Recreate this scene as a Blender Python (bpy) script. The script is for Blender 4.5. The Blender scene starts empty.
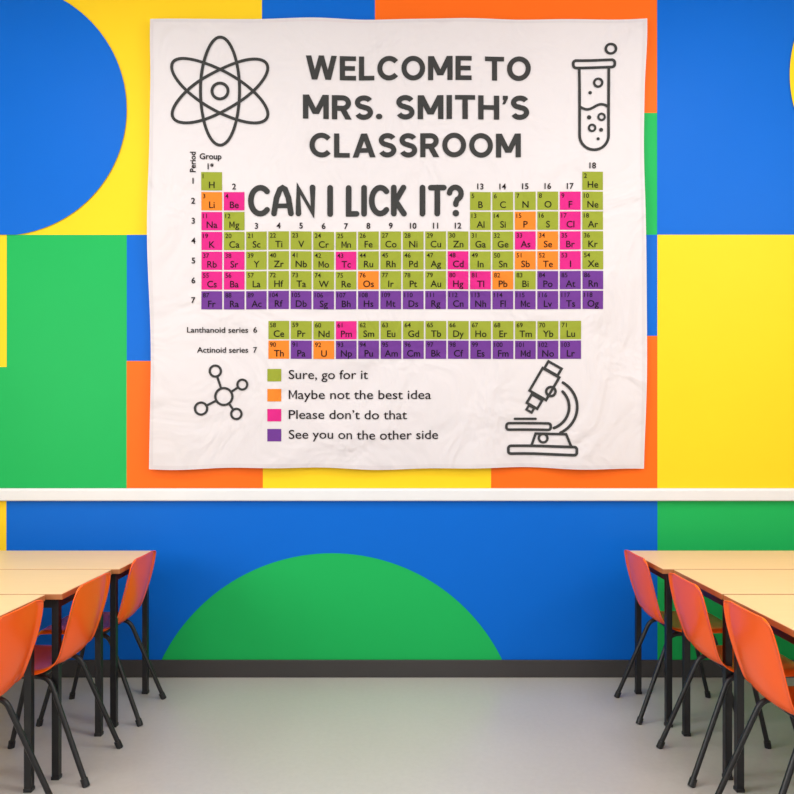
import bpy, bmesh, math
from math import sin, cos, pi, sqrt, exp
from mathutils import Vector, Matrix

S = 176.0      # px per metre on the wall plane
HZ = 430.0     # horizon row
CH = 1.40      # camera height
D = 720.0 / S  # camera distance from wall
def WX(px, dep=0.0): return (px - 397.0) / 720.0 * (D - dep)
def WZ(py, dep=0.0): return CH + (HZ - py) / 720.0 * (D - dep)

scene = bpy.context.scene
try:
    scene.view_settings.view_transform = 'Standard'
    scene.view_settings.look = 'None'
except Exception: pass

# ---------------------------------------------------------------- materials
def lin(c):
    r = []
    for v in c:
        v /= 255.0
        r.append(v / 12.92 if v <= 0.04045 else ((v + 0.055) / 1.055) ** 2.4)
    return (r[0], r[1], r[2], 1.0)

def mat(name, rgb, rough=0.5, metal=0.0, var=0.05, vscale=3.0, bump=0.0, bscale=200.0, spec=0.5, detail=4, stretch=None):
    m = bpy.data.materials.new(name); m.use_nodes = True
    nt = m.node_tree; b = nt.nodes['Principled BSDF']
    b.inputs['Roughness'].default_value = rough
    b.inputs['Metallic'].default_value = metal
    b.inputs['Specular IOR Level'].default_value = spec
    c = lin(rgb)
    tc = nt.nodes.new('ShaderNodeTexCoord')
    mp = nt.nodes.new('ShaderNodeMapping')
    nt.links.new(tc.outputs['Object'], mp.inputs['Vector'])
    if stretch: mp.inputs['Scale'].default_value = stretch
    n = nt.nodes.new('ShaderNodeTexNoise'); n.inputs['Scale'].default_value = vscale
    n.inputs['Detail'].default_value = detail
    nt.links.new(mp.outputs['Vector'], n.inputs['Vector'])
    mix = nt.nodes.new('ShaderNodeMix'); mix.data_type = 'RGBA'
    mix.inputs[6].default_value = tuple(v * (1 - var) for v in c[:3]) + (1,)
    mix.inputs[7].default_value = tuple(min(1, v * (1 + var)) for v in c[:3]) + (1,)
    nt.links.new(n.outputs['Fac'], mix.inputs[0])
    nt.links.new(mix.outputs[2], b.inputs['Base Color'])
    if bump > 0:
        n2 = nt.nodes.new('ShaderNodeTexNoise'); n2.inputs['Scale'].default_value = bscale
        n2.inputs['Detail'].default_value = 3
        nt.links.new(tc.outputs['Object'], n2.inputs['Vector'])
        bp = nt.nodes.new('ShaderNodeBump'); bp.inputs['Strength'].default_value = bump
        bp.inputs['Distance'].default_value = 0.002
        nt.links.new(n2.outputs['Fac'], bp.inputs['Height'])
        nt.links.new(bp.outputs['Normal'], b.inputs['Normal'])
    return m

def wallpaint(name, rgb): return mat(name, rgb, rough=0.46, var=0.03, vscale=2.0, bump=0.15, bscale=260, spec=0.15)
M_BLUE = wallpaint('paint_blue', (0, 102, 206))
M_YEL = wallpaint('paint_yellow', (250, 208, 34))
M_GRN = wallpaint('paint_green', (28, 176, 88))
M_ORG = wallpaint('paint_orange', (248, 108, 24))
M_WHITE = mat('paint_white', (236, 234, 230), rough=0.6)
M_RAIL = mat('rail_white', (228, 228, 230), rough=0.45)
M_BASE = mat('baseboard_charcoal', (58, 55, 55), rough=0.5)
M_WOOD = mat('beech_laminate', (236, 198, 152), rough=0.42, var=0.06, vscale=6, stretch=(1.0, 14.0, 1.0), spec=0.3)
M_EDGE = mat('table_edge', (172, 108, 62), rough=0.5)
M_BLACK = mat('black_steel', (22, 22, 25), rough=0.4, var=0.1)
M_SHELL = mat('orange_polypropylene', (255, 94, 16), rough=0.22, var=0.02, bump=0.03, bscale=500, spec=0.42)

def floor_mat():
    m = mat('floor_vinyl', (188, 186, 180), rough=0.28, var=0.06, vscale=1.4, detail=8, spec=0.4)
    nt = m.node_tree; b = nt.nodes['Principled BSDF']
    old = b.inputs['Base Color'].links[0].from_socket
    tc = nt.nodes.new('ShaderNodeTexCoord')
    n = nt.nodes.new('ShaderNodeTexNoise'); n.inputs['Scale'].default_value = 40; n.inputs['Detail'].default_value = 6
    n.inputs['Roughness'].default_value = 0.7
    nt.links.new(tc.outputs['Object'], n.inputs['Vector'])
    r = nt.nodes.new('ShaderNodeMapRange')
    r.inputs[1].default_value = 0.3; r.inputs[2].default_value = 0.7; r.inputs[3].default_value = 0.94; r.inputs[4].default_value = 1.02
    nt.links.new(n.outputs['Fac'], r.inputs[0])
    mx = nt.nodes.new('ShaderNodeMix'); mx.data_type = 'RGBA'; mx.blend_type = 'MULTIPLY'; mx.inputs[0].default_value = 1
    nt.links.new(old, mx.inputs[6]); nt.links.new(r.outputs[0], mx.inputs[7])
    nt.links.new(mx.outputs[2], b.inputs['Base Color'])
    r2 = nt.nodes.new('ShaderNodeMapRange'); r2.inputs[3].default_value = 0.26; r2.inputs[4].default_value = 0.34
    nt.links.new(n.outputs['Fac'], r2.inputs[0]); nt.links.new(r2.outputs[0], b.inputs['Roughness'])
    return m
M_FLOOR = floor_mat()

def cloth(name, rgb, weave=0.3):
    m = mat(name, rgb, rough=0.9, var=0.025, vscale=1.5, spec=0.1)
    nt = m.node_tree; b = nt.nodes['Principled BSDF']
    tc = nt.nodes.new('ShaderNodeTexCoord')
    n1 = nt.nodes.new('ShaderNodeTexNoise'); n1.inputs['Scale'].default_value = 2.4; n1.inputs['Detail'].default_value = 3
    n1.inputs['Distortion'].default_value = 0.8
    nt.links.new(tc.outputs['Object'], n1.inputs['Vector'])
    b1 = nt.nodes.new('ShaderNodeBump'); b1.inputs['Strength'].default_value = 1.0; b1.inputs['Distance'].default_value = 0.055
    nt.links.new(n1.outputs['Fac'], b1.inputs['Height'])
    n2 = nt.nodes.new('ShaderNodeTexNoise'); n2.inputs['Scale'].default_value = 320
    nt.links.new(tc.outputs['Object'], n2.inputs['Vector'])
    b2 = nt.nodes.new('ShaderNodeBump'); b2.inputs['Strength'].default_value = weave; b2.inputs['Distance'].default_value = 0.001
    nt.links.new(n2.outputs['Fac'], b2.inputs['Height'])
    nt.links.new(b1.outputs['Normal'], b2.inputs['Normal'])
    nt.links.new(b2.outputs['Normal'], b.inputs['Normal'])
    return m
CM = [cloth('cloth_white', (219, 213, 216)), cloth('print_charcoal', (62, 62, 62)), cloth('print_green', (148, 158, 56)),
      cloth('print_orange', (228, 130, 48)), cloth('print_pink', (212, 44, 130)), cloth('print_purple', (108, 60, 142)),
      cloth('print_black', (32, 26, 28)), cloth('cloth_hem', (213, 206, 209))]
WHITE, CHAR, GR, OR, PK, PU, BK, HEM = range(8)

# ---------------------------------------------------------------- mesh helpers
class MB:
    def __init__(s): s.v = []; s.f = []; s.m = []; s.sm = []
    def add(s, vs, fs, mi=0, smooth=False):
        o = len(s.v); s.v += [tuple(p) for p in vs]
        for f in fs: s.f.append(tuple(i + o for i in f)); s.m.append(mi); s.sm.append(smooth)
    def box(s, x0, x1, y0, y1, z0, z1, mi=0):
        vs = [(x0,y0,z0),(x1,y0,z0),(x1,y1,z0),(x0,y1,z0),(x0,y0,z1),(x1,y0,z1),(x1,y1,z1),(x0,y1,z1)]
        s.add(vs, [(0,3,2,1),(4,5,6,7),(0,1,5,4),(1,2,6,5),(2,3,7,6),(3,0,4,7)], mi)
    def tube(s, pts, r, mi=0, n=10):
        pts = [Vector(p) for p in pts]; N = len(pts)
        t0 = (pts[1] - pts[0]).normalized()
        up = Vector((0, 0, 1)) if abs(t0.z) < 0.9 else Vector((1, 0, 0))
        nrm = (up - t0 * up.dot(t0)).normalized()
        vs = []
        for i, p in enumerate(pts):
            t = (pts[min(i+1, N-1)] - pts[max(i-1, 0)]).normalized()
            nrm = (nrm - t * nrm.dot(t)).normalized(); bn = t.cross(nrm)
            for k in range(n):
                a = 2*pi*k/n; vs.append(p + (nrm*cos(a) + bn*sin(a))*r)
        fs = []
        for i in range(N-1):
            for k in range(n):
                k2 = (k+1) % n; fs.append((i*n+k, i*n+k2, (i+1)*n+k2, (i+1)*n+k))
        s.add(vs, fs, mi, True)
        s.add(vs[:n], [tuple(range(n))[::-1]], mi); s.add(vs[-n:], [tuple(range(n))], mi)
    def obj(s, name, mats, parent=None):
        me = bpy.data.meshes.new(name); me.from_pydata(s.v, [], s.f); me.update()
        for m in mats: me.materials.append(m)
        for i, p in enumerate(me.polygons): p.material_index = s.m[i]; p.use_smooth = s.sm[i]
        o = bpy.data.objects.new(name, me); scene.collection.objects.link(o)
        if parent: o.parent = parent
        return o

def fillet(pts, r, n=6):
    pts = [Vector(p) for p in pts]; out = [pts[0]]
    for i in range(1, len(pts)-1):
        a, b, c = pts[i-1], pts[i], pts[i+1]
        d1 = (a-b); d2 = (c-b); rr = min(r, d1.length*0.45, d2.length*0.45)
        p1 = b + d1.normalized()*rr; p2 = b + d2.normalized()*rr
        for k in range(n+1):
            t = k/n; out.append(p1*(1-t)**2 + b*2*t*(1-t) + p2*t*t)
    out.append(pts[-1]); return out

# ---------------------------------------------------------------- room
XW = 3.3; ZC = 4.02; YF = -7.0
b = MB(); b.box(-XW-0.1, XW+0.1, YF, 0.12, -0.1, 0.0); b.obj('floor', [M_FLOOR])
b = MB(); b.box(-XW-0.1, XW+0.1, YF, 0.12, ZC, ZC+0.1); b.obj('ceiling', [M_WHITE])
b = MB(); b.box(-XW-0.1, -XW, YF, 0.0, 0, ZC); b.obj('wall_left', [M_WHITE])
b = MB(); b.box(XW, XW+0.1, YF, 0.0, 0, ZC); b.obj('wall_right', [M_WHITE])

w = MB(); w.box(-XW-0.1, XW+0.1, 0.0, 0.12, 0, ZC, 0)
lay = [0]
def rect(x0, y0, x1, y1, mi):
    lay[0] += 1; y = -0.0004*lay[0]
    X0, X1 = max(-XW, WX(x0)), min(XW, WX(x1)); Z0, Z1 = max(0, WZ(y1)), min(ZC, WZ(y0))
    w.add([(X0,y,Z0),(X1,y,Z0),(X1,y,Z1),(X0,y,Z1)], [(0,1,2,3)], mi)
def circ(cx, cy, r, clip, mi):
    lay[0] += 1; y = -0.0004*lay[0]
    pts = [(cx + r*cos(2*pi*k/160), cy + r*sin(2*pi*k/160)) for k in range(160)]
    x0, y0, x1, y1 = clip
    def cl(P, ins, inter):
        out = []
        for i in range(len(P)):
            a, c = P[i-1], P[i]
            if ins(c):
                if not ins(a): out.append(inter(a, c))
                out.append(c)
            elif ins(a): out.append(inter(a, c))
        return out
    def ix(v): return lambda a, c: (v, a[1] + (c[1]-a[1])*(v-a[0])/(c[0]-a[0]))
    def iy(v): return lambda a, c: (a[0] + (c[0]-a[0])*(v-a[1])/(c[1]-a[1]), v)
    pts = cl(pts, lambda p: p[0] >= x0, ix(x0)); pts = cl(pts, lambda p: p[0] <= x1, ix(x1))
    pts = cl(pts, lambda p: p[1] >= y0, iy(y0)); pts = cl(pts, lambda p: p[1] <= y1, iy(y1))
    vs = [(WX(p[0]), y, WZ(p[1])) for p in pts]
    w.add(vs, [tuple(range(len(vs)))[::-1]], mi)
B_, Y_, G_, O_ = 0, 1, 2, 3
TOP = -40
rect(-200, TOP, 262, 235, Y_)
rect(262, TOP, 375, 235, B_)
rect(375, TOP, 657, 113, O_)
rect(375, 113, 657, 235, G_)
rect(657, TOP, 1000, 235, B_)
rect(-200, 235, 7, 367, Y_); rect(-200, 367, 7, 490, G_)
rect(7, 235, 127, 490, G_)
rect(127, 235, 400, 361, B_); rect(127, 361, 263, 490, O_)
rect(263, 361, 491, 490, Y_)
rect(400, 235, 657, 336, B_); rect(491, 336, 657, 490, O_)
rect(657, 235, 1000, 490, Y_)
rect(-200, 490, 7, 680, Y_); rect(7, 490, 657, 680, B_); rect(657, 490, 1000, 680, G_)
circ(1, 110, 126, (-200, TOP, 262, 235), B_)
circ(915, 75, 126, (657, TOP, 1000, 235), Y_)
circ(332, 742, 189, (100, 500, 600, 680), G_)
w.obj('wall_back', [M_BLUE, M_YEL, M_GRN, M_ORG])

# chair rail and baseboard
r = MB()
z1 = WZ(488.5, 0.034); z0 = WZ(501, 0.034)
prof = [(-0.008, z0-0.002), (-0.030, z0), (-0.034, z0+0.006), (-0.034, z1-0.012), (-0.028, z1-0.001), (-0.008, z1)]
vs = [(-XW, p[0], p[1]) for p in prof] + [(XW, p[0], p[1]) for p in prof]
n = len(prof)
r.add(vs, [(i, i+n, (i+1) % n + n, (i+1) % n) for i in range(n)] + [tuple(range(n)), tuple(range(2*n-1, n-1, -1))], 0)
r.obj('trim_chair_rail', [M_RAIL])
r = MB(); r.box(-XW, XW, -0.022, -0.009, 0.0, WZ(659)); o = r.obj('baseboard_back', [M_BASE])
bv = o.modifiers.new('b', 'BEVEL'); bv.width = 0.004; bv.segments = 2

# ---------------------------------------------------------------- tapestry
P = MB()          # coordinates: (px, py, depth in metres towards camera)
dcount = [0]
def nd(base):
    dcount[0] += 1
    return base + 0.000008 * dcount[0]
def prect(x0, y0, x1, y1, mi, d=0.002):
    P.add([(x0,y0,d),(x1,y0,d),(x1,y1,d),(x0,y1,d)], [(0,3,2,1)], mi)
def poly(pts, mi=CHAR):
    d = nd(0.003); A = sum(pts[i-1][0]*pts[i][1]-pts[i][0]*pts[i-1][1] for i in range(len(pts)))
    if A > 0: pts = pts[::-1]
    P.add([(x, y, d) for x, y in pts], [tuple(range(len(pts)))], mi)
def disc(cx, cy, r_, mi, n=20):
    poly([(cx+r_*cos(2*pi*k/n), cy+r_*sin(2*pi*k/n)) for k in range(n)], mi)
def stroke(pts, wd, mi=CHAR, closed=False, caps=True):
    d = nd(0.003); N = len(pts); h = wd/2; L = []; R = []
    for i in range(N):
        p = Vector(pts[i])
        if closed: a, c = Vector(pts[i-1]), Vector(pts[(i+1) % N])
        else: a = Vector(pts[max(i-1, 0)]); c = Vector(pts[min(i+1, N-1)])
        t1 = (p-a); t2 = (c-p)
        if t1.length < 1e-6: t1 = t2
        if t2.length < 1e-6: t2 = t1
        t1 = t1.normalized(); t2 = t2.normalized()
        n1 = Vector((-t1.y, t1.x)); n2 = Vector((-t2.y, t2.x)); nn = (n1+n2)
        nn = nn.normalized() if nn.length > 1e-4 else n1
        k = h / max(0.45, nn.dot(n1))
        L.append(p+nn*k); R.append(p-nn*k)
    vs = [(q.x, q.y, d) for q in L] + [(q.x, q.y, d) for q in R]
    fs = [(i, (i+1) % N, (i+1) % N + N, i + N) for i in range(N if closed else N-1)]
    P.add(vs, fs, mi)
    if caps and not closed:
        for e, q in ((0, 1), (N-1, N-2)):
            p = Vector(pts[e]); t = (p-Vector(pts[q])).normalized(); nn = Vector((-t.y, t.x))
            arc = [p + nn*h*cos(a) + t*h*sin(a) for a in [pi*k/8 for k in range(9)]]
            P.add([(q_.x, q_.y, d) for q_ in arc], [tuple(range(9))[::-1]], mi)
def arcp(cx, cy, rx, ry, a0, a1, n=24, rot=0):
    o_ = []
    for k in range(n+1):
        a = math.radians(a0 + (a1-a0)*k/n); x = rx*cos(a); y = ry*sin(a); t = math.radians(rot)
        o_.append((cx + x*cos(t) - y*sin(t), cy + x*sin(t) + y*cos(t)))
    return o_
def ell(cx, cy, rx, ry, rot=0, wd=3, n=48):
    stroke(arcp(cx, cy, rx, ry, 0, 360, n, rot)[:-1], wd, closed=True)
def rrect(x0, y0, x1, y1, rr, wd):
    p = []
    for cx, cy, a in ((x1-rr, y0+rr, -90), (x1-rr, y1-rr, 0), (x0+rr, y1-rr, 90), (x0+rr, y0+rr, 180)):
        p += arcp(cx, cy, rr, rr, a, a+90, 5)
    stroke(p, wd, closed=True)
def orect(cx, cy, ln, wdh, ang, sw):
    t = math.radians(ang); ax = (cos(t), sin(t)); nx = (-sin(t), cos(t)); p = []
    for a, c in ((-1,-1),(1,-1),(1,1),(-1,1)):
        p.append((cx + ax[0]*ln/2*a + nx[0]*wdh/2*c, cy + ax[1]*ln/2*a + nx[1]*wdh/2*c))
    stroke(p, sw, closed=True)

_cache = {}
def tmesh(s, off, sp):
    key = (s, off, sp)
    if key in _cache: return _cache[key]
    if s.startswith('M') :
        c = CAP; t = 0.085 + off*2; W_ = 0.80*c*1.0
        vs = []; fs = []
        def q(pp):
            o_ = len(vs); vs.extend([(x, y, 0.0) for x, y in pp]); fs.append(tuple(range(o_, o_+len(pp))))
        q([(0,0),(t,0),(t,c),(0,c)]); q([(W_-t,0),(W_,0),(W_,c),(W_-t,c)])
        m = W_/2
        q([(t,c),(t,c-t*1.6),(m,0.12*c),(m,0.12*c+t*1.7)]); q([(W_-t,c),(m,0.12*c+t*1.7),(m,0.12*c),(W_-t,c-t*1.6)])
        rest = s[1:]
        if rest:
            v2, f2 = tmesh(rest, off, sp); x0 = min(v[0] for v in v2); o_ = len(vs)
            vs += [(v[0]-x0+W_+0.07, v[1], 0.0) for v in v2]; fs += [tuple(i+o_ for i in f) for f in f2]
        _cache[key] = (vs, fs); return vs, fs
    cu = bpy.data.curves.new('t', 'FONT'); cu.body = s; cu.resolution_u = 4; cu.offset = off; cu.space_character = sp
    cu.fill_mode = 'FRONT'
    ob = bpy.data.objects.new('t', cu); scene.collection.objects.link(ob)
    bpy.context.view_layer.update()
    dg = bpy.context.evaluated_depsgraph_get()
    me = bpy.data.meshes.new_from_object(ob.evaluated_get(dg))
    vs = [tuple(v.co) for v in me.vertices]; fs = [tuple(p.vertices) for p in me.polygons]
    bpy.data.objects.remove(ob); bpy.data.curves.remove(cu); bpy.data.meshes.remove(me)
    _cache[key] = (vs, fs); return vs, fs
CAP = max(v[1] for v in tmesh('H', 0, 1)[0])
def text(s, x, y, cap, align='c', mi=BK, off=0.0, sp=1.0, width=None, rot=False, d=0.0035):
    vs, fs = tmesh(s, off, sp)
    if not vs: return
    x0 = min(v[0] for v in vs); x1 = max(v[0] for v in vs); k = cap/CAP
    kx = k if width is None else width/(x1-x0)
    ax = {'l': x0, 'c': (x0+x1)/2, 'r': x1}[align]
    out = []
    for v in vs:
        u, t = (v[0]-ax)*kx, v[1]*k
        out.append((x - t, y - u, d) if rot else (x+u, y-t, d))
    P.add(out, fs, mi)

# --- bold grotesque title lettering, drawn glyph by glyph.  unit height 1, y down
T = 0.205; H2 = T/2
def glyph(ch):
    V = lambda x: ('p', [(x,0),(x+T,0),(x+T,1),(x,1)])
    Hb = lambda x0, x1, y: ('p', [(x0,y),(x1,y),(x1,y+T*0.94),(x0,y+T*0.94)])
    leg = lambda a, b_, h, y0=0, y1=1: ('p', [(a,y0),(a+h,y0),(b_+h,y1),(b_,y1)])
    if ch == 'E': return 0.64, [V(0), Hb(T*0.9,0.64,0), Hb(T*0.9,0.60,0.405), Hb(T*0.9,0.64,1-T*0.94)]
    if ch == 'L': return 0.61, [V(0), Hb(T*0.9,0.61,1-T*0.94)]
    if ch == 'T': return 0.76, [Hb(0,0.76,0), ('p', [(0.38-H2,0.1),(0.38+H2,0.1),(0.38+H2,1),(0.38-H2,1)])]
    if ch == 'I': return T, [V(0)]
    if ch == 'H': return 0.80, [V(0), V(0.80-T), Hb(T*0.9,0.80-T*0.9,0.40)]
    if ch == 'W': return 1.22, [leg(0,0.235,0.215), leg(0.51,0.255,0.20), leg(0.51,0.765,0.20), leg(1.005,0.77,0.215)]
    if ch == 'M': return 0.97, [V(0), V(0.97-T), leg(0,0.37,0.23,0,0.80), leg(0.74,0.37,0.23,0,0.80)]
    if ch == 'A': return 0.90, [leg(0.335,0,0.22), leg(0.345,0.68,0.22), Hb(0.2,0.7,0.61)]
    if ch == 'O': return 0.94, [('s', arcp(0.47,0.5,0.47-H2,0.51-H2,0,360,40)[:-1], True)]
    if ch == 'C': return 0.84, [('s', arcp(0.47,0.5,0.47-H2,0.51-H2,-40,-320,36), False)]
    if ch == 'S': return 0.70, [('s', arcp(0.35,0.288,0.345-H2,0.29-H2,-22,-262,20) + arcp(0.35,0.705,0.35-H2,0.305-H2,-82,160,22), False)]
    if ch == 'R': return 0.74, [V(0), ('s', [(T*0.5,H2),(0.40,H2)] + arcp(0.40,0.32,0.325-H2,0.32-H2,-85,85,14) + [(0.40,0.64-H2),(T*0.5,0.64-H2)], False), leg(0.28,0.51,0.235,0.55,1)]
    if ch == '.': return 0.22, [('p', arcp(0.11,0.885,0.125,0.12,0,360,16)[:-1])]
    if ch == "'": return 0.20, [('p', [(0.02,0),(0.21,0),(0.21,0.12),(0.10,0.36),(0.0,0.36),(0.06,0.18),(0.02,0.18)])]
    return 0.30, []
def title(s, x0, x1, ya, yb_):
    gap = 0.115; tot = sum(glyph(c)[0] + gap for c in s) - gap
    kx = (x1-x0)/tot; ky = yb_-ya; x = x0
    for c in s:
        wd, parts = glyph(c)
        for p_ in parts:
            pts = [(x+q[0]*kx, ya+q[1]*ky) for q in p_[1]]
            if p_[0] == 'p': poly(pts)
            else: stroke(pts, T*(kx+ky)/2, closed=p_[2], caps=False)
        x += (wd+gap)*kx
title("WELCOME TO", 306, 531, 56, 80)
title("MRS. SMITH'S", 303, 529.5, 95, 119)
title("CLASSROOM", 309.5, 521, 133, 157)

# CAN I LICK IT?
W5 = 5.7; yt, yb = 187.4, 213.6
stroke(arcp(260.2, 200.5, 9.6, 13, -45, -315, 24), W5)
stroke([(274,yb),(276.5,198),(280,189.5),(282.6,188),(285.2,189.5),(288.5,198),(291,yb)], W5); stroke([(276.5,206),(289,206)], W5-1)
stroke([(298.5,yb),(298.5,yt+1),(312.5,yb-1),(312.5,yt)], W5)
stroke([(330,yt),(330,yb)], W5)
stroke([(348.5,yt),(348.5,yb-0.2),(356.5,yb-0.2)], W5)
stroke([(364,yt),(364,yb)], W5)
stroke(arcp(380.3, 200.5, 8.6, 13, -45, -315, 24), W5)
stroke([(393.8,yt),(393.8,yb)], W5); stroke([(403.5,yt),(395.5,201),(404,yb)], W5)
stroke([(422.5,yt),(422.5,yb)], W5)
stroke([(430.8,yt+0.2),(443.8,yt+0.2)], W5); stroke([(437.3,yt),(437.3,yb)], W5)
stroke(arcp(455.3, 193.6, 5.8, 6.3, -175, 70, 14) + [(455.8,203),(455.8,204.5)], W5-0.3); disc(455.8, 213.2, 3.3, CHAR)

# atom
for a in (90, 30, -30): ell(220, 91, 54, 19.5, a, 3.0, 64)
ell(220, 91, 8, 8, 0, 3)
# test tube
rrect(573.5, 60, 614.5, 67.5, 3, 2.8)
stroke([(579.5,68)] + arcp(594, 135.5, 14.5, 14.5, 180, 0, 18) + [(608.5,68)], 2.8, caps=False)
stroke([(580+k*28.5/16, 107 + 2.6*sin(2*pi*k/16)) for k in range(17)], 2.6)
ell(611, 48.5, 5, 5, 0, 2.6, 24); ell(598, 83, 4, 4, 0, 2.4, 20); disc(590, 93, 1.8, CHAR)
ell(601.5, 117, 3.2, 3.2, 0, 2.2, 20); disc(589, 117.5, 2.2, CHAR); ell(592, 128, 3.2, 3.2, 0, 2.2, 20); disc(601, 130, 2, CHAR); disc(598, 139, 1.6, CHAR)
# molecule
for (x, y, rr) in ((215,371,5.5),(242,384.5,5),(201,408.5,6),(236,414,5.2)):
    dx, dy = x-223.5, y-396.5; l = sqrt(dx*dx+dy*dy)
    stroke([(223.5+dx/l*9.5, 396.5+dy/l*9.5), (x-dx/l*rr, y-dy/l*rr)], 2.3, caps=False); ell(x, y, rr, rr, 0, 2.3, 24)
ell(223.5, 396.5, 8.5, 8.5, 0, 2.4, 28)
# microscope
orect(553, 368.5, 8, 15, 120, 2.6); orect(544.5, 384, 26, 19, 120, 2.6); orect(534.8, 401.5, 10, 12, 120, 2.6); orect(530.6, 409, 5, 6, 120, 2.4)
stroke(arcp(546, 407, 31, 29, -57, 62, 24), 2.8); stroke(arcp(544, 407, 25, 23, -42, 66, 24), 2.8)
ell(551, 391.5, 4.6, 4.6, 0, 2.6, 22)
rrect(506.5, 423.5, 551, 430, 2.5, 2.6)
stroke([(515,419),(536,419)], 2.4)
stroke([(532,446),(536,434),(566,434),(571,446)], 2.6); ell(543.5, 438.5, 4.3, 4.3, 0, 2.4, 22)
rrect(508.5, 446.5, 576.5, 454.5, 2.5, 2.8)

# periodic table
PX, PY, X0, Y0 = 22.42, 19.85, 201.0, 171.8
def cell(x, y, num, sym, c):
    prect(x, y, x+20.8, y+18.3, c)
    text(str(num), x+1.6, y+6.3, 4.4, 'l', off=0.006); text(sym, x+10.6, y+16, 6.4, 'c', off=0.008)
def row(r_, start, syms, nums, cols):
    for i, (s, nn, c) in enumerate(zip(syms.split(), nums, cols)):
        cell(X0 + (start+i)*PX, Y0 + r_*PY, nn, s, {'G': GR, 'O': OR, 'P': PK, 'V': PU}[c])
row(0, 0, "H", [1], "G"); row(0, 17, "He", [2], "G")
row(1, 0, "Li Be", [3, 4], "OP"); row(1, 12, "B C N O F Ne", range(5, 11), "GGGGPG")
row(2, 0, "Na Mg", [11, 12], "PG"); row(2, 12, "Al Si P S Cl Ar", range(13, 19), "GGOGPG")
row(3, 0, "K Ca Sc Ti V Cr Mn Fe Co Ni Cu Zn Ga Ge As Se Br Kr", range(19, 37), "PGGGGGGGGGGGGGPOPG")
row(4, 0, "Rb Sr Y Zr Nb Mo Tc Ru Rh Pd Ag Cd In Sn Sb Te I Xe", range(37, 55), "PPGGGGPGGGGPGGOOPG")
row(5, 0, "Cs Ba La Hf Ta W Re Os Ir Pt Au Hg Tl Pb Bi Po At Rn", [55, 56, 57] + list(range(72, 87)), "PPGGGGGOGGGPPOGVVV")
row(6, 0, "Fr Ra Ac Rf Db Sg Bh Hs Mt Ds Rg Cn Nh Fl Mc Lv Ts Og", [87, 88, 89] + list(range(104, 119)), "V"*18)
Lx = 268.5
for i, s in enumerate("Ce Pr Nd Pm Sm Eu Gd Tb Dy Ho Er Tm Yb Lu".split()):
    cell(Lx + i*PX, 321, 58+i, s, PK if s == 'Pm' else GR)
for i, s in enumerate("Th Pa U Np Pu Am Cm Bk Cf Es Fm Md No Lr".split()):
    cell(Lx + i*PX, 340.6, 90+i, s, OR if s in ('Th', 'U') else PU)
B1 = 0.018
text("Group", 210.5, 159, 5.6, off=B1); text("1*", 210.5, 169, 5.6, off=B1); text("18", X0+17*PX+10.4, 168.5, 5.6, off=B1)
text("2", X0+PX+10.4, 189, 5.6, off=B1)
for g in range(13, 18): text(str(g), X0+(g-1)*PX+10.4, 189, 5.6, off=B1)
for g in range(3, 13): text(str(g), X0+(g-1)*PX+10.4, 228.5, 5.6, off=B1)
for g in range(1, 8): text(str(g), 193, Y0+(g-1)*PY+11.8, 5.6, off=B1)
text("Period", 195.5, 162, 5.4, off=B1, rot=True)
text("Lanthanoid series  6", 257, 332.5, 5.4, 'r', off=0.01, width=70); text("Actinoid series  7", 257, 352.5, 5.4, 'r', off=0.01, width=60)
for i, (s, c, wd) in enumerate((("Sure, go for it", GR, 79), ("Maybe not the best idea", OR, 142), ("Please don\u2019t do that", PK, 118), ("See you on the other side", PU, 149))):
    y = 369 + i*20
    prect(267.5, y, 281.5, y+12.5, c); text(s, 289, y+10, 8.8, 'l', BK, width=wd, off=0.003)
# hems
for a in ((150, 19.5, 646, 22), (150, 464.5, 646, 467.5), (149.5, 19.5, 152.5, 467), (642.5, 19.5, 645.5, 467)):
    prect(*a, HEM, d=0.0006)

bm = bmesh.new()
bvs = [bm.verts.new(v) for v in P.v]
for f, mi in zip(P.f, P.m):
    try: fc = bm.faces.new([bvs[i] for i in f]); fc.material_index = mi
    except ValueError: pass
for k in range(1, 62):
    x = 148 + k*8.2
    bmesh.ops.bisect_plane(bm, geom=bm.verts[:]+bm.edges[:]+bm.faces[:], plane_co=(x, 0, 0), plane_no=(1, 0, 0))
for k in range(1, 56):
    y = 18 + k*8.2
    bmesh.ops.bisect_plane(bm, geom=bm.verts[:]+bm.edges[:]+bm.faces[:], plane_co=(0, y, 0), plane_no=(0, 1, 0))
# base cloth grid
NX, NY = 150, 136
x0, x1, y0, y1 = 148.5, 647.0, 18.5, 468.5
g = [[bm.verts.new((x0+(x1-x0)*i/NX, y0+(y1-y0)*j/NY, 0.0)) for i in range(NX+1)] for j in range(NY+1)]
for j in range(NY):
    for i in range(NX):
        bm.faces.new((g[j][i], g[j+1][i], g[j+1][i+1], g[j][i+1])).material_index = WHITE

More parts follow.
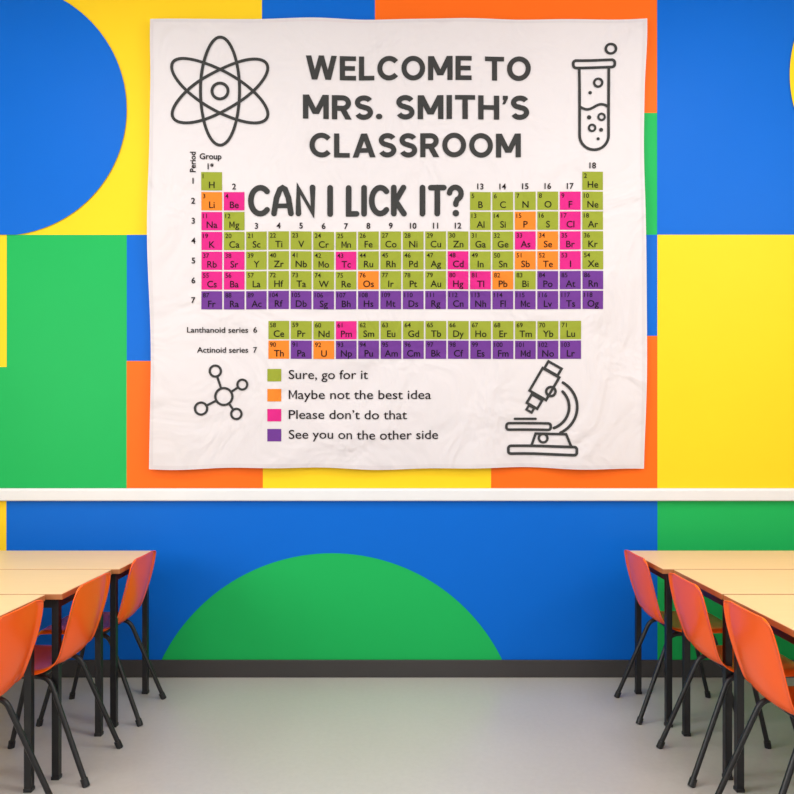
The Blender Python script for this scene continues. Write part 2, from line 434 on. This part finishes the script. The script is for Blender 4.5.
def warp(px, py):
    u = (px-148.5)/498.5; v = (py-18.5)/450.0
    eb = max(0, (v-0.8)/0.2)**2; el = max(0, (0.06-u)/0.06)**2; er = max(0, (u-0.94)/0.06)**2; et = max(0, (0.06-v)/0.06)**2
    dx = el*(1.6*sin(v*9+0.6)+0.6) + er*(1.6*sin(v*8+2.4)-0.6)
    dy = et*(0.5*sin(u*17)) + eb*(0.9*sin(u*14+1)+0.6*sin(u*31))
    edge = exp(-min(u, 1-u)/0.09)
    f = 0.0040*sin(u*23+1.4*sin(v*3)) + 0.0024*sin(u*41+v*4)
    f += 0.0030*sin(v*7+u*5) + edge*0.007*sin(v*16+1.3*u*20) + 0.005*v*sin(u*30+0.5*v)
    for cu_ in (0.0, 1.0):
        du = abs(u-cu_); f += 0.006*exp(-(du*du+v*v)/0.05)*sin((v-du)*34)
    f += 0.002*exp(-v/0.1)*sin(u*26)
    return px+dx, py+dy, f
for v in bm.verts:
    a, c, f = warp(v.co.x, v.co.y); d = v.co.z
    v.co = Vector((WX(a, 0.038), -(0.034 + f + d), WZ(c, 0.038)))
me = bpy.data.meshes.new('wall_tapestry'); bm.to_mesh(me); bm.free()
for m in CM: me.materials.append(m)
for p in me.polygons: p.use_smooth = True
scene.collection.objects.link(bpy.data.objects.new('wall_tapestry', me))

# ---------------------------------------------------------------- tables
def table(xe, side, dn, df, length=1.25):
    y0, y1 = -(D - dn), -(D - df)
    a, c = (xe, xe+length) if side > 0 else (xe-length, xe)
    t = MB()
    t.box(a, c, y0, y1, 0.728, 0.7492, 1)
    t.box(a+0.001, c-0.001, y0+0.001, y1-0.001, 0.7492, 0.752, 0)
    i = 0.03; f = 0.028
    t.box(a+i, c-i, y0+i, y0+i+0.02, 0.688, 0.728, 2); t.box(a+i, c-i, y1-i-0.02, y1-i, 0.688, 0.728, 2)
    t.box(a+i, a+i+0.02, y0+i, y1-i, 0.688, 0.728, 2); t.box(c-i-0.02, c-i, y0+i, y1-i, 0.688, 0.728, 2)
    for lx in (a+i-0.002, c-i-f+0.002):
        for ly in (y0+i-0.002, y1-i-f+0.002):
            t.box(lx, lx+f, ly, ly+f, 0.012, 0.727, 2); t.box(lx-0.002, lx+f+0.002, ly-0.002, ly+f+0.002, 0.0, 0.014, 2)
    o = t.obj('classroom_table', [M_WOOD, M_EDGE, M_BLACK])
    bv = o.modifiers.new('b', 'BEVEL'); bv.width = 0.0015; bv.segments = 2; bv.limit_method = 'ANGLE'
for (xe, s, dn, df) in ((1.240, 1, 3.36, 3.87), (1.285, 1, 2.85, 3.345), (1.285, 1, 2.25, 2.835),
                        (-1.295, -1, 3.36, 3.87), (-1.325, -1, 2.85, 3.345), (-1.385, -1, 2.25, 2.835)):
    table(xe, s, dn, df)

# ---------------------------------------------------------------- chairs
def chair_meshes():
    prof = [(0.000, 0.780, 0.128, 0.004), (0.001, 0.776, 0.158, 0.006), (0.006, 0.752, 0.176, 0.010), (0.013, 0.700, 0.186, 0.014), (0.022, 0.640, 0.188, 0.020),
            (0.033, 0.580, 0.184, 0.026), (0.046, 0.525, 0.176, 0.030), (0.064, 0.482, 0.174, 0.028), (0.094, 0.455, 0.184, 0.022), (0.145, 0.443, 0.198, 0.014),
            (0.220, 0.442, 0.204, 0.010), (0.300, 0.446, 0.204, 0.008), (0.375, 0.451, 0.200, 0.005), (0.425, 0.450, 0.192, 0.002), (0.452, 0.438, 0.180, 0.0), (0.458, 0.418, 0.168, 0.0)]
    NC = 14; vs = []; N = len(prof)
    for i, (x, z, hw, wr) in enumerate(prof):
        a = prof[max(0, i-1)]; c = prof[min(N-1, i+1)]
        t = Vector((c[0]-a[0], c[1]-a[1])).normalized(); nx, nz = -t.y, t.x
        if nx*1 + nz*1 < 0: nx, nz = -nx, -nz
        for k in range(NC+1):
            s = 2*k/NC - 1; q = abs(s)**2.4*wr
            lip = 0.014 if abs(s) > 0.99 else 0.0
            vs.append((x + nx*(q-lip), s*hw, z + nz*(q-lip)))
    fs = []
    for i in range(N-1):
        for k in range(NC):
            fs.append((i*(NC+1)+k, i*(NC+1)+k+1, (i+1)*(NC+1)+k+1, (i+1)*(NC+1)+k))
    me = bpy.data.meshes.new('seat_shell'); me.from_pydata(vs, [], fs); me.update(); me.materials.append(M_SHELL)
    for p in me.polygons: p.use_smooth = True
    b = MB(); R = 0.0105
    for s in (-1, 1):
        path = fillet([(-0.040, s*0.172, 0.004), (0.125, s*0.135, 0.418), (0.33, s*0.135, 0.421), (0.44, s*0.172, 0.004)], 0.04)
        b.tube(path, R, 0, 12)
        for (x, y) in ((-0.040, s*0.172), (0.44, s*0.172)):
            sg = 0.012 if x < 0 else -0.006
            b.tube([(x, y, 0.0), (x+sg, y-s*0.003, 0.03)], 0.0145, 0, 12)
        b.tube([(0.16, s*0.135, 0.424), (0.30, s*0.135, 0.426)], 0.009, 0, 8)
    for x in (0.16, 0.30): b.tube([(x, -0.135, 0.418), (x, 0.135, 0.418)], 0.009, 0, 10)
    fr = b
    m2 = bpy.data.meshes.new('leg_frame'); m2.from_pydata(fr.v, [], fr.f); m2.update(); m2.materials.append(M_BLACK)
    for i, p in enumerate(m2.polygons): p.use_smooth = fr.sm[i]
    return me, m2
SH, FR = chair_meshes()
def chair(xt, side, d, rot=0.0):
    e = bpy.data.objects.new('classroom_chair', None); scene.collection.objects.link(e)
    e.location = (xt, d - D, 0); e.rotation_euler = (0, 0, (0 if side > 0 else pi) + math.radians(rot))
    s = bpy.data.objects.new('seat_shell', SH); f = bpy.data.objects.new('leg_frame', FR)
    for o in (s, f): scene.collection.objects.link(o); o.parent = e
    so = s.modifiers.new('s', 'SOLIDIFY'); so.thickness = 0.006; so.offset = 0
    su = s.modifiers.new('u', 'SUBSURF'); su.levels = 2; su.render_levels = 2
for (xt, s, d) in ((1.19, 1, 3.60), (1.195, 1, 3.0), (1.205, 1, 2.49), (-1.255, -1, 3.58), (-1.26, -1, 3.0), (-1.31, -1, 2.50)):
    chair(xt, s, d)

# ---------------------------------------------------------------- lights
wd = bpy.data.worlds.new('world'); scene.world = wd; wd.use_nodes = True
bg = wd.node_tree.nodes['Background']; bg.inputs[0].default_value = (1.0, 0.99, 0.98, 1); bg.inputs[1].default_value = 0.86
def area(name, loc, rot, sx, sy, e, col=(1, 0.985, 0.96)):
    l = bpy.data.lights.new(name, 'AREA'); l.shape = 'RECTANGLE'; l.size = sx; l.size_y = sy; l.energy = e; l.color = col
    o = bpy.data.objects.new(name, l); scene.collection.objects.link(o); o.location = loc; o.rotation_euler = rot
for i, (x, y) in enumerate(((-1.7, -1.9), (1.7, -1.9), (-1.7, -4.6), (1.7, -4.6))):
    area('ceiling_fill_light', (x, y, ZC-0.02), (0, 0, 0), 1.5, 0.6, 32)  # unseen area lights added under the ceiling, no fixtures modelled
# added area lights on the windowless side walls
area('side_fill_light', (-XW+0.03, -3.4, 2.0), (0, -pi/2, 0), 1.6, 2.2, 80, (0.985, 0.99, 1.0))  # added off-frame to graze the cloth folds and brighten chair backs
area('side_fill_light', (XW-0.03, -2.7, 3.1), (0, pi/2, 0), 1.0, 1.4, 40, (0.985, 0.99, 1.0))  # added off-frame to put a sheen on the upper right blue

cam = bpy.data.cameras.new('camera'); co = bpy.data.objects.new('camera', cam); scene.collection.objects.link(co)
co.location = (0, -D, CH); co.rotation_euler = (pi/2, 0, 0)
cam.sensor_width = 36; cam.lens = 36*720/794; cam.shift_y = 33/794
scene.camera = co
